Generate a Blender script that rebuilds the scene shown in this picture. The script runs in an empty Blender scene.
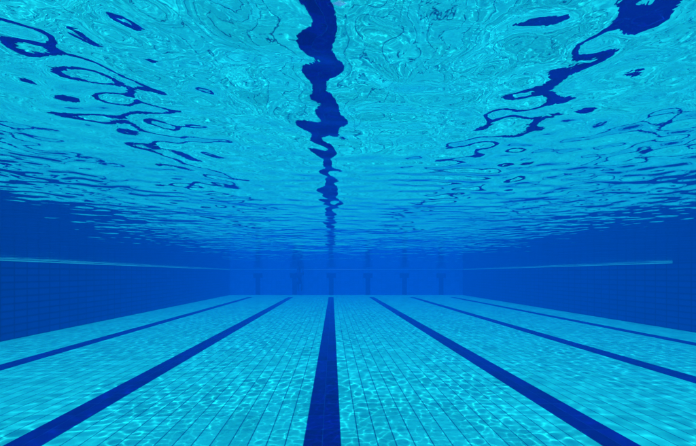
import bpy, bmesh, math, random
import numpy as np
C = bpy.context
S = C.scene
random.seed(3)
rng = np.random.default_rng(19)

# ------------------------------------------------------------------ numbers
DEPTH = 1.750            # water depth
XL, XR = -6.93, 8.99     # side walls
YB, YE = -2.6, 23.2      # wall behind the camera, end wall
TILE = 0.15625
FPX = 340.0              # focal length in pixels of a 696 px wide frame

# ------------------------------------------------------------------ camera
cam_d = bpy.data.cameras.new('camera')
cam = bpy.data.objects.new('camera', cam_d)
S.collection.objects.link(cam)
S.camera = cam
cam.location = (0.087, 0.0, 1.433)
cam.rotation_euler = (math.radians(90), 0, 0)
cam_d.sensor_width = 36
cam_d.lens = 36 * FPX / 696
cam_d.shift_x = 15.5 / 696
cam_d.shift_y = 51 / 696
cam_d.clip_start = 0.02
cam_d.clip_end = 3000

# ------------------------------------------------------------------ sky and sun
SUN_EL, SUN_AZ = math.radians(70), math.radians(176)   # azimuth from +Y towards +X
w = bpy.data.worlds.new('World')
S.world = w
w.use_nodes = True
nt = w.node_tree
nt.nodes.clear()
sky = nt.nodes.new('ShaderNodeTexSky')
sky.sky_type = 'NISHITA'
sky.sun_disc = False
sky.sun_elevation = SUN_EL
sky.sun_rotation = SUN_AZ
bg = nt.nodes.new('ShaderNodeBackground')
bg.inputs['Strength'].default_value = 0.12
wo = nt.nodes.new('ShaderNodeOutputWorld')
nt.links.new(sky.outputs[0], bg.inputs[0])
nt.links.new(bg.outputs[0], wo.inputs[0])

sd = bpy.data.lights.new('sun', 'SUN')
sd.energy = 5.0
sd.angle = math.radians(0.53)
sd.color = (1.0, 0.96, 0.9)
sd.cycles.is_caustics_light = True
sun = bpy.data.objects.new('sun', sd)
S.collection.objects.link(sun)
sun.rotation_euler = (math.radians(90) - SUN_EL, 0, math.pi - SUN_AZ)
sun.location = (0, 0, 30)

S.view_settings.view_transform = 'Standard'
S.view_settings.look = 'None'
S.view_settings.exposure = 0.42
S.view_settings.gamma = 1.0
S.view_settings.use_curve_mapping = False
cy = S.cycles
cy.use_denoising = True
cy.max_bounces = 14
cy.diffuse_bounces = 4
cy.glossy_bounces = 6
cy.transmission_bounces = 8
cy.volume_bounces = 3
cy.transparent_max_bounces = 8
cy.caustics_refractive = True
cy.caustics_reflective = True
cy.sample_clamp_indirect = 6.0
cy.blur_glossy = 0.0

# ------------------------------------------------------------------ helpers
def link(name, bm, mat, parent=None, smooth=False):
    me = bpy.data.meshes.new(name)
    bm.normal_update()
    bm.to_mesh(me)
    bm.free()
    if mat:
        me.materials.append(mat)
    if smooth:
        for p in me.polygons:
            p.use_smooth = True
    o = bpy.data.objects.new(name, me)
    S.collection.objects.link(o)
    if parent:
        o.parent = parent
    return o

def tag(o, label=None, cat=None, group=None, kind=None):
    for k, v in (('label', label), ('category', cat), ('group', group), ('kind', kind)):
        if v:
            o[k] = v
    return o

def box(bm, x0, x1, y0, y1, z0, z1):
    vs = [bm.verts.new(p) for p in ((x0,y0,z0),(x1,y0,z0),(x1,y1,z0),(x0,y1,z0),(x0,y0,z1),(x1,y0,z1),(x1,y1,z1),(x0,y1,z1))]
    for f in ((3,2,1,0),(4,5,6,7),(0,1,5,4),(1,2,6,5),(2,3,7,6),(3,0,4,7)):
        bm.faces.new([vs[i] for i in f])

def empty(name, loc):
    o = bpy.data.objects.new(name, None)
    S.collection.objects.link(o)
    o.location = loc
    return o

class N:
    """small node-graph writer"""
    def __init__(s, name):
        s.m = bpy.data.materials.new(name)
        s.m.use_nodes = True
        s.t = s.m.node_tree
        s.t.nodes.clear()
        s.out = s.t.nodes.new('ShaderNodeOutputMaterial')
    def n(s, kind, **kw):
        nd = s.t.nodes.new(kind)
        for k, v in kw.items():
            setattr(nd, k, v)
        return nd
    def set(s, sock, v):
        if isinstance(v, bpy.types.NodeSocket):
            s.t.links.new(v, sock)
        else:
            sock.default_value = v
    def math(s, op, a, b=0.0, c=None, clamp=False):
        nd = s.n('ShaderNodeMath', operation=op, use_clamp=clamp)
        s.set(nd.inputs[0], a); s.set(nd.inputs[1], b)
        if c is not None: s.set(nd.inputs[2], c)
        return nd.outputs[0]
    def mix(s, f, a, b, blend='MIX'):
        nd = s.n('ShaderNodeMix', data_type='RGBA', blend_type=blend)
        s.set(nd.inputs[0], f); s.set(nd.inputs[6], a); s.set(nd.inputs[7], b)
        return nd.outputs[2]

def tile_material(name, base, grout, u_axis, v_axis, ut, vt, gu, gv, var=0.12, rough=0.25, seam=None):
    """glazed tiles; u/v axis in object space, tile size ut x vt, joint widths gu, gv"""
    g = N(name)
    tc = g.n('ShaderNodeTexCoord')
    sp = g.n('ShaderNodeSeparateXYZ')
    g.set(sp.inputs[0], tc.outputs['Object'])
    U = g.math('DIVIDE', sp.outputs[u_axis], ut)
    V = g.math('DIVIDE', sp.outputs[v_axis], vt)
    def joint(c, size, wd):
        f = g.math('FRACT', c)
        d = g.math('ABSOLUTE', g.math('SUBTRACT', f, 0.5))       # 0.5 at the joint
        d = g.math('MULTIPLY', g.math('SUBTRACT', 0.5, d), size) # metres from joint
        return g.math('SUBTRACT', 1.0, g.math('SMOOTH_MIN', 1.0, g.math('DIVIDE', d, wd), 0.2), clamp=True)
    ju, jv = joint(U, ut, gu), joint(V, vt, gv)
    cb = g.n('ShaderNodeCombineXYZ')
    g.set(cb.inputs[0], g.math('FLOOR', U)); g.set(cb.inputs[1], g.math('FLOOR', V))
    wn = g.n('ShaderNodeTexWhiteNoise', noise_dimensions='2D')
    g.set(wn.inputs['Vector'], cb.outputs[0])
    ns = g.n('ShaderNodeTexNoise')
    g.set(ns.inputs['Vector'], tc.outputs['Object'])
    ns.inputs['Scale'].default_value = 1.3
    ns.inputs['Detail'].default_value = 5
    k = g.math('ADD', g.math('MULTIPLY', g.math('SUBTRACT', wn.outputs[0], 0.5), var),
               g.math('MULTIPLY', g.math('SUBTRACT', ns.outputs[0], 0.5), var * 1.2))
    k = g.math('ADD', k, 1.0)
    hs = g.n('ShaderNodeVectorMath', operation='SCALE')
    hs.inputs[0].default_value = base
    g.set(hs.inputs['Scale'], k)
    col = g.mix(jv, hs.outputs[0], tuple(seam or grout) + (1,))
    col = g.mix(ju, col, tuple(grout) + (1,))
    b = g.n('ShaderNodeBsdfPrincipled')
    g.set(b.inputs['Base Color'], col)
    rg = g.math('ADD', rough, g.math('MULTIPLY', g.math('MAXIMUM', ju, jv), 0.5), clamp=True)
    g.set(b.inputs['Roughness'], rg)
    b.inputs['IOR'].default_value = 1.05
    bp = g.n('ShaderNodeBump')
    bp.inputs['Strength'].default_value = 0.4
    bp.inputs['Distance'].default_value = 0.004
    g.set(bp.inputs['Height'], g.math('SUBTRACT', 1.0, g.math('MAXIMUM', ju, jv)))
    g.set(b.inputs['Normal'], bp.outputs[0])
    g.t.links.new(b.outputs[0], g.out.inputs[0])
    return g.m

FLOORC = (0.008, 0.62, 0.58)
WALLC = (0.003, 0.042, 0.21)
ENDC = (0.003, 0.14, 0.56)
m_floor = tile_material('floor_tiles', FLOORC, (0.001, 0.03, 0.16), 0, 1, TILE, TILE*2, 0.008, 0.006, seam=(0.002, 0.20, 0.32), var=0.26)
m_line = tile_material('navy_line_tiles', (0.001, 0.004, 0.155), (0.001, 0.05, 0.26), 0, 1, TILE, TILE*2, 0.004, 0.004, var=0.5)
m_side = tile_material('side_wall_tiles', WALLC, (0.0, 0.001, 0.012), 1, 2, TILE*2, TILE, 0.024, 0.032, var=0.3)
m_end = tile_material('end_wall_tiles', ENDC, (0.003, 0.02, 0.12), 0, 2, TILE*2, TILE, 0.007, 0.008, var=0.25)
m_target = tile_material('navy_target_tiles', (0.001, 0.002, 0.04), (0.001, 0.006, 0.08), 0, 2, TILE, TILE, 0.004, 0.004, var=0.3)
m_lip = tile_material('gutter_lip_tiles', (0.03, 0.55, 0.50), (0.01, 0.3, 0.35), 1, 2, TILE*2, 4.0, 0.004, 0.002)
m_lipx = tile_material('gutter_lip_tiles_end', (0.01, 0.25, 0.50), (0.01, 0.15, 0.35), 0, 2, TILE*2, 4.0, 0.004, 0.002)
m_deck = tile_material('deck_tiles', (0.45, 0.43, 0.38), (0.2, 0.19, 0.17), 0, 1, 0.3, 0.3, 0.006, 0.006, rough=0.6)

# ------------------------------------------------------------------ water surface
def axis(lo, hi, mid0, mid1, fine, coarse, grow):
    """1-D sample positions, fine between mid0 and mid1, growing to coarse outside"""
    a = list(np.arange(mid0, mid1, fine))
    st, x = fine, a[-1]
    while x < hi:
        st = min(coarse, st * grow); x += st; a.append(x)
    st, x = fine, a[0]
    while x > lo:
        st = min(coarse, st * grow); x -= st; a.insert(0, x)
    a = np.array(a); a[0] = lo; a[-1] = hi
    return a

xs = axis(XL, XR, -1.5, 1.7, 0.014, 0.034, 1.02)
ys = axis(YB, YE, 0.28, 2.4, 0.012, 0.034, 1.01)
X, Y = np.meshgrid(xs, ys)
step = np.maximum(np.gradient(xs)[None, :], np.gradient(ys)[:, None])   # local grid spacing
Z = np.zeros_like(X)
NW = 220
patch = 1.0 + 0.16 * sum(np.sin(f * X * math.cos(t) + f * Y * math.sin(t) + p) for f, t, p in
                         ((1.1, 0.4, 0.3), (1.9, 1.9, 1.0), (3.1, 2.9, 4.0), (4.3, 0.9, 2.2), (5.9, 2.3, 5.1)))
SLOPE = 0.037
for i in range(NW):
    lam = 0.036 * (1.3 / 0.036) ** ((i + rng.random()) / NW)
    th = rng.normal(0.2, 0.9) + math.pi / 2 if rng.random() < 0.6 else rng.random() * 2 * math.pi
    k = 2 * math.pi / lam
    wgt = 0.4 if lam < 0.06 else 1.45 if lam < 0.13 else 1.0 if lam < 0.22 else 0.62 if lam < 0.45 else 0.4
    a = SLOPE * wgt * 1.8 / math.sqrt(NW) / k
    ph = rng.random() * 6.283
    keep = np.clip((lam / step - 2.5) / 2.0, 0, 1)                      # ripples finer than the grid fade out
    if lam < 0.25:
        a = a * patch                                                   # gusts: the short ripples come and go in patches
    if lam < 0.085:
        a = a * (1.0 + 1.1 * np.clip((1.9 - Y) / 0.8, 0, 1))            # livelier round the viewer
    Z += keep * a * np.sin(k * (math.cos(th) * X + math.sin(th) * Y) + ph)
Z *= 0.5 + 0.5 * np.clip(np.minimum(X - XL, XR - X) / 2.2, 0, 1) ** 0.7     # calmer along the side walls
Z += DEPTH
ny, nx = X.shape
co = np.stack([X, Y, Z], -1).reshape(-1, 3).astype(np.float32)
idx = np.arange(nx * ny).reshape(ny, nx)
fc = np.stack([idx[:-1, :-1], idx[:-1, 1:], idx[1:, 1:], idx[1:, :-1]], -1).reshape(-1, 4).astype(np.int32)
me = bpy.data.meshes.new('water')
me.vertices.add(len(co)); me.vertices.foreach_set('co', co.ravel())
me.loops.add(fc.size); me.loops.foreach_set('vertex_index', fc.ravel())
me.polygons.add(len(fc))
me.polygons.foreach_set('loop_start', np.arange(0, fc.size, 4, dtype=np.int32))
me.polygons.foreach_set('loop_total', np.full(len(fc), 4, dtype=np.int32))
me.update(); me.validate()
me.polygons.foreach_set('use_smooth', np.ones(len(fc), dtype=bool))
water = bpy.data.objects.new('water', me)
S.collection.objects.link(water)
tag(water, kind='structure')
water.cycles.is_caustics_caster = True
g = N('water_surface')
gl = g.n('ShaderNodeBsdfGlass')
gl.inputs['IOR'].default_value = 1.34
gl.inputs['Roughness'].default_value = 0.0
gl.inputs['Color'].default_value = (1, 1, 1, 1)
tr = g.n('ShaderNodeBsdfTransparent')
fr = g.n('ShaderNodeFresnel'); fr.inputs['IOR'].default_value = 1.34
mx = g.n('ShaderNodeMixShader')
g.set(mx.inputs[0], g.math('MAXIMUM', fr.outputs[0], 0.70))
# the finest capillary wrinkles, a few millimetres to centimetres across
tcw = g.n('ShaderNodeTexCoord')
n1 = g.n('ShaderNodeTexNoise'); n1.inputs['Scale'].default_value = 30; n1.inputs['Detail'].default_value = 2.5; n1.inputs['Roughness'].default_value = 0.55; n1.inputs['Distortion'].default_value = 0.6
g.set(n1.inputs['Vector'], tcw.outputs['Object'])
bw = g.n('ShaderNodeBump'); bw.inputs['Strength'].default_value = 1.0; bw.inputs['Distance'].default_value = 0.00019
g.set(bw.inputs['Height'], n1.outputs[0])
g.set(gl.inputs['Normal'], bw.outputs[0])
g.t.links.new(tr.outputs[0], mx.inputs[1])
g.t.links.new(gl.outputs[0], mx.inputs[2])
g.t.links.new(mx.outputs[0], g.out.inputs[0])
me.materials.append(g.m)

# ------------------------------------------------------------------ pool floor, deck
bm = bmesh.new(); box(bm, XL, XR, YB, YE, -0.3, 0.0)
floor = tag(link('pool_floor', bm, m_floor), kind='structure')
bm = bmesh.new()
D0, D1, W = DEPTH + 0.004, DEPTH + 0.10, 0.30
for a in ((-60, XL - W, -60, 80), (XR + W, 60, -60, 80), (XL - W, XR + W, -60, YB - W), (XL - W, XR + W, YE + W, 80)):
    box(bm, a[0], a[1], a[2], a[3], DEPTH - 0.2, DEPTH + 0.06)
deck = tag(link('pool_deck', bm, m_deck), kind='structure')

# ------------------------------------------------------------------ walls
TOP = DEPTH + 0.05
def wall(name, x0, x1, y0, y1, mat, label):
    bm = bmesh.new(); box(bm, x0, x1, y0, y1, -0.3, TOP)
    return tag(link(name, bm, mat), label, 'pool wall')
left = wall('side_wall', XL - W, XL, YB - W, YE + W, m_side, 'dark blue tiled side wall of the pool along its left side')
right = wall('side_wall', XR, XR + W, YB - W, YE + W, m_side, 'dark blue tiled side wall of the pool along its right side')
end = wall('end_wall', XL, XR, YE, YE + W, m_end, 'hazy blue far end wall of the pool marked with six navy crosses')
bm = bmesh.new(); box(bm, XL, XR, YB - W, YB, -0.3, TOP)
tag(link('back_wall', bm, m_end), kind='structure')

# overflow lip: wedge running along the wall just under the water line
def lip(name, pts_of, a0, a1, along, mat, label, k=0.65):
    bm = bmesh.new()
    prof = [(0, -0.060 * k), (0.028 * k, -0.055 * k), (0.028 * k, -0.050 * k), (0, -0.008)]
    ends = []
    for t in (a0, a1):
        ends.append([bm.verts.new(pts_of(d, z, t)) for d, z in prof])
    n = len(prof)
    for i in range(n):
        bm.faces.new((ends[0][i], ends[0][(i+1) % n], ends[1][(i+1) % n], ends[1][i]))
    bm.faces.new(ends[0][::-1]); bm.faces.new(ends[1])
    bmesh.ops.recalc_face_normals(bm, faces=bm.faces)
    return tag(link(name, bm, mat), label, 'gutter lip')
lip('gutter_lip', lambda d, z, t: (XL + d, t, DEPTH + z), YB, YE - 0.06, 1, m_lip, 'bright turquoise gutter lip along the top of the left wall')
lip('gutter_lip', lambda d, z, t: (XR - d, t, DEPTH + z), 8.9, YE - 0.06, 1, m_lip, 'turquoise gutter lip on the right wall that stops short')
lip('gutter_lip', lambda d, z, t: (t, YE - d, DEPTH + z), XL, XR, 0, m_lipx, 'faint thin gutter lip across the top of the far end wall', 0.6)

# ------------------------------------------------------------------ lane lines and targets
names = {-2: 'dark blue lane line leftmost on the floor, nearest the left wall',
         -1: 'wide dark blue lane line just left of the middle one, reaching the bottom left corner',
         0: 'dark blue middle lane line running straight away from the viewer',
         1: 'wide dark blue lane line just right of the middle one',
         2: 'dark blue lane line second from the right wall',
         3: 'thin dark blue lane line nearest the right wall'}
for i in range(-2, 4):
    bm = bmesh.new(); x = 2.5 * i
    box(bm, x - TILE, x + TILE, YB + 1.0, YE - 2.2, -0.01, 0.004)
    tag(link('lane_line', bm, m_line), names[i], 'lane line', 'lane lines on the pool floor')
for i in range(-2, 4):
    bm = bmesh.new(); x = 2.5 * i
    z1, z0 = DEPTH - 0.27, DEPTH - 0.27 - 2 * TILE
    pr = [(x-TILE, 0.01), (x+TILE, 0.01), (x+TILE, z0), (x+2*TILE, z0), (x+2*TILE, z1), (x-2*TILE, z1), (x-2*TILE, z0), (x-TILE, z0)]
    f = bm.faces.new([bm.verts.new((px, YE - 0.006, pz)) for px, pz in pr])
    r = bmesh.ops.extrude_face_region(bm, geom=[f])
    bmesh.ops.translate(bm, vec=(0, 0.02, 0), verts=[v for v in r['geom'] if isinstance(v, bmesh.types.BMVert)])
    bmesh.ops.recalc_face_normals(bm, faces=bm.faces)
    link('lane_target', bm, m_target, end)

# ------------------------------------------------------------------ swimmer holding on at the far wall
def plain(name, col, rough=0.9):
    m = bpy.data.materials.new(name); m.use_nodes = True
    t = m.node_tree; b = t.nodes['Principled BSDF']
    n = t.nodes.new('ShaderNodeTexNoise'); n.inputs['Scale'].default_value = 14
    r = t.nodes.new('ShaderNodeMix'); r.data_type = 'RGBA'
    r.inputs[6].default_value = tuple(c * 0.85 for c in col) + (1,)
    r.inputs[7].default_value = tuple(min(1, c * 1.15) for c in col) + (1,)
    t.links.new(n.outputs[0], r.inputs[0]); t.links.new(r.outputs[2], b.inputs['Base Color'])
    b.inputs['Roughness'].default_value = rough
    b.inputs['Specular IOR Level'].default_value = 0.0
    return m
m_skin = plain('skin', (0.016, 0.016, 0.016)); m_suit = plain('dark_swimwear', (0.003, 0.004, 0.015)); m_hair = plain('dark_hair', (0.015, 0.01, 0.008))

def skin_mesh(name, pts, edges, mat, parent, levels=2):
    """pts: list of (x,y,z,radius); the first one is the root"""
    me = bpy.data.meshes.new(name)
    me.from_pydata([p[:3] for p in pts], edges, [])
    me.materials.append(mat)
    o = bpy.data.objects.new(name, me); S.collection.objects.link(o); o.parent = parent
    sk = o.modifiers.new('skin', 'SKIN'); sk.use_smooth_shade = True
    for i, p in enumerate(pts):
        rr = p[3] if isinstance(p[3], tuple) else (p[3], p[3])
        me.skin_vertices[0].data[i].radius = rr
        me.skin_vertices[0].data[i].use_root = (i == 0)
    sb = o.modifiers.new('subdivision', 'SUBSURF'); sb.levels = levels; sb.render_levels = levels
    return o

P = empty('person', (-2.10, YE - 0.50, 0.50))
tag(P, 'dim person in dark swimwear holding the far wall beside the second cross', 'person')
pts, ed = [], []
def chain(start, lst):
    prev = start
    for p in lst:
        pts.append(p); ed.append((prev, len(pts) - 1)); prev = len(pts) - 1
    return prev
pts.append((0, 0.0, 0.42, (0.15, 0.10)))                                  # pelvis
waist = chain(0, [(0, -0.01, 0.60, (0.125, 0.085))])
chest = chain(waist, [(0, 0.0, 0.80, (0.155, 0.10)), (0, 0.02, 0.96, (0.14, 0.09))])
neck = chain(chest, [(0, 0.04, 1.08, 0.055), (0, 0.05, 1.15, 0.06), (0, 0.06, 1.25, 0.098), (0, 0.06, 1.33, 0.085)])
chain(neck - 1, [(0, 0.165, 1.225, 0.013), (0, 0.18, 1.215, 0.008)])      # nose
for sx in (-1, 1):
    chain(neck - 1, [(sx * 0.09, 0.05, 1.245, 0.016), (sx * 0.098, 0.04, 1.25, 0.012)])   # ears
    wrist = chain(chest, [(sx * 0.17, 0.03, 0.98, 0.055), (sx * 0.25, 0.16, 0.93, 0.042), (sx * 0.23, 0.24, 0.98, 0.038), (sx * 0.19, 0.36, 1.13, 0.028)])
    palm = chain(wrist, [(sx * 0.185, 0.385, 1.19, (0.034, 0.016)), (sx * 0.18, 0.40, 1.24, (0.036, 0.014))])
    for k, ln in enumerate((0.9, 1.0, 0.93, 0.75)):
        fx = sx * (0.153 + 0.019 * k)
        chain(palm, [(fx, 0.415, 1.262, 0.009), (fx, 0.415 + 0.032 * ln, 1.266, 0.0085), (fx, 0.415 + 0.055 * ln, 1.252, 0.0075)])
    chain(palm - 1, [(sx * 0.148, 0.40, 1.205, 0.010), (sx * 0.132, 0.425, 1.222, 0.009)])
    ankle = chain(0, [(sx * 0.085, 0.03, 0.36, 0.085), (sx * 0.11, 0.22, 0.22, 0.062), (sx * 0.11, 0.33, 0.13, 0.055),
                      (sx * 0.105, 0.27, -0.03, 0.050), (sx * 0.10, 0.26, -0.20, 0.034)])
    chain(ankle, [(sx * 0.105, 0.36, -0.19, (0.035, 0.025)), (sx * 0.11, 0.46, -0.14, (0.036, 0.018))])
skin_mesh('body', pts, ed, m_skin, P)
sp = [(0, -0.002, 0.42, (0.172, 0.120)), (0, -0.012, 0.60, (0.150, 0.105)), (0, -0.002, 0.80, (0.178, 0.120)), (0, 0.018, 0.95, (0.165, 0.11))]
se = [(0, 1), (1, 2), (2, 3)]
for sx in (-1, 1):
    n0 = len(sp)
    sp += [(sx * 0.17, 0.03, 0.98, 0.068), (sx * 0.25, 0.16, 0.93, 0.054), (sx * 0.23, 0.24, 0.98, 0.050), (sx * 0.195, 0.345, 1.11, 0.039),
           (sx * 0.085, 0.03, 0.36, 0.100), (sx * 0.11, 0.22, 0.22, 0.076), (sx * 0.11, 0.33, 0.13, 0.068), (sx * 0.105, 0.27, -0.03, 0.063), (sx * 0.10, 0.262, -0.15, 0.048)]
    se += [(3, n0), (n0, n0 + 1), (n0 + 1, n0 + 2), (n0 + 2, n0 + 3), (0, n0 + 4), (n0 + 4, n0 + 5), (n0 + 5, n0 + 6), (n0 + 6, n0 + 7), (n0 + 7, n0 + 8)]
skin_mesh('swimsuit', sp, se, m_suit, P)
skin_mesh('hair', [(0, 0.03, 1.30, 0.098), (0, 0.02, 1.36, 0.085), (0, 0.0, 1.22, 0.085)], [(0, 1), (0, 2)], m_hair, P)

for o in S.objects:
    if o.type == 'MESH' and o is not water:
        o.cycles.is_caustics_receiver = True

# ------------------------------------------------------------------ the blue of the water: even volume round everything
bm = bmesh.new(); box(bm, -66, 66, -66, 86, -1.3, DEPTH + 1.2)
g = N('water_haze')
pv = g.n('ShaderNodeVolumePrincipled')
pv.inputs['Color'].default_value = (0.0, 0.20, 0.80, 1)
pv.inputs['Absorption Color'].default_value = (0.0, 0.05, 0.93, 1)
pv.inputs['Density'].default_value = 0.076
pv.inputs['Anisotropy'].default_value = 0.3
g.t.links.new(pv.outputs[0], g.out.inputs['Volume'])
haze = tag(link('haze', bm, g.m), kind='stuff')
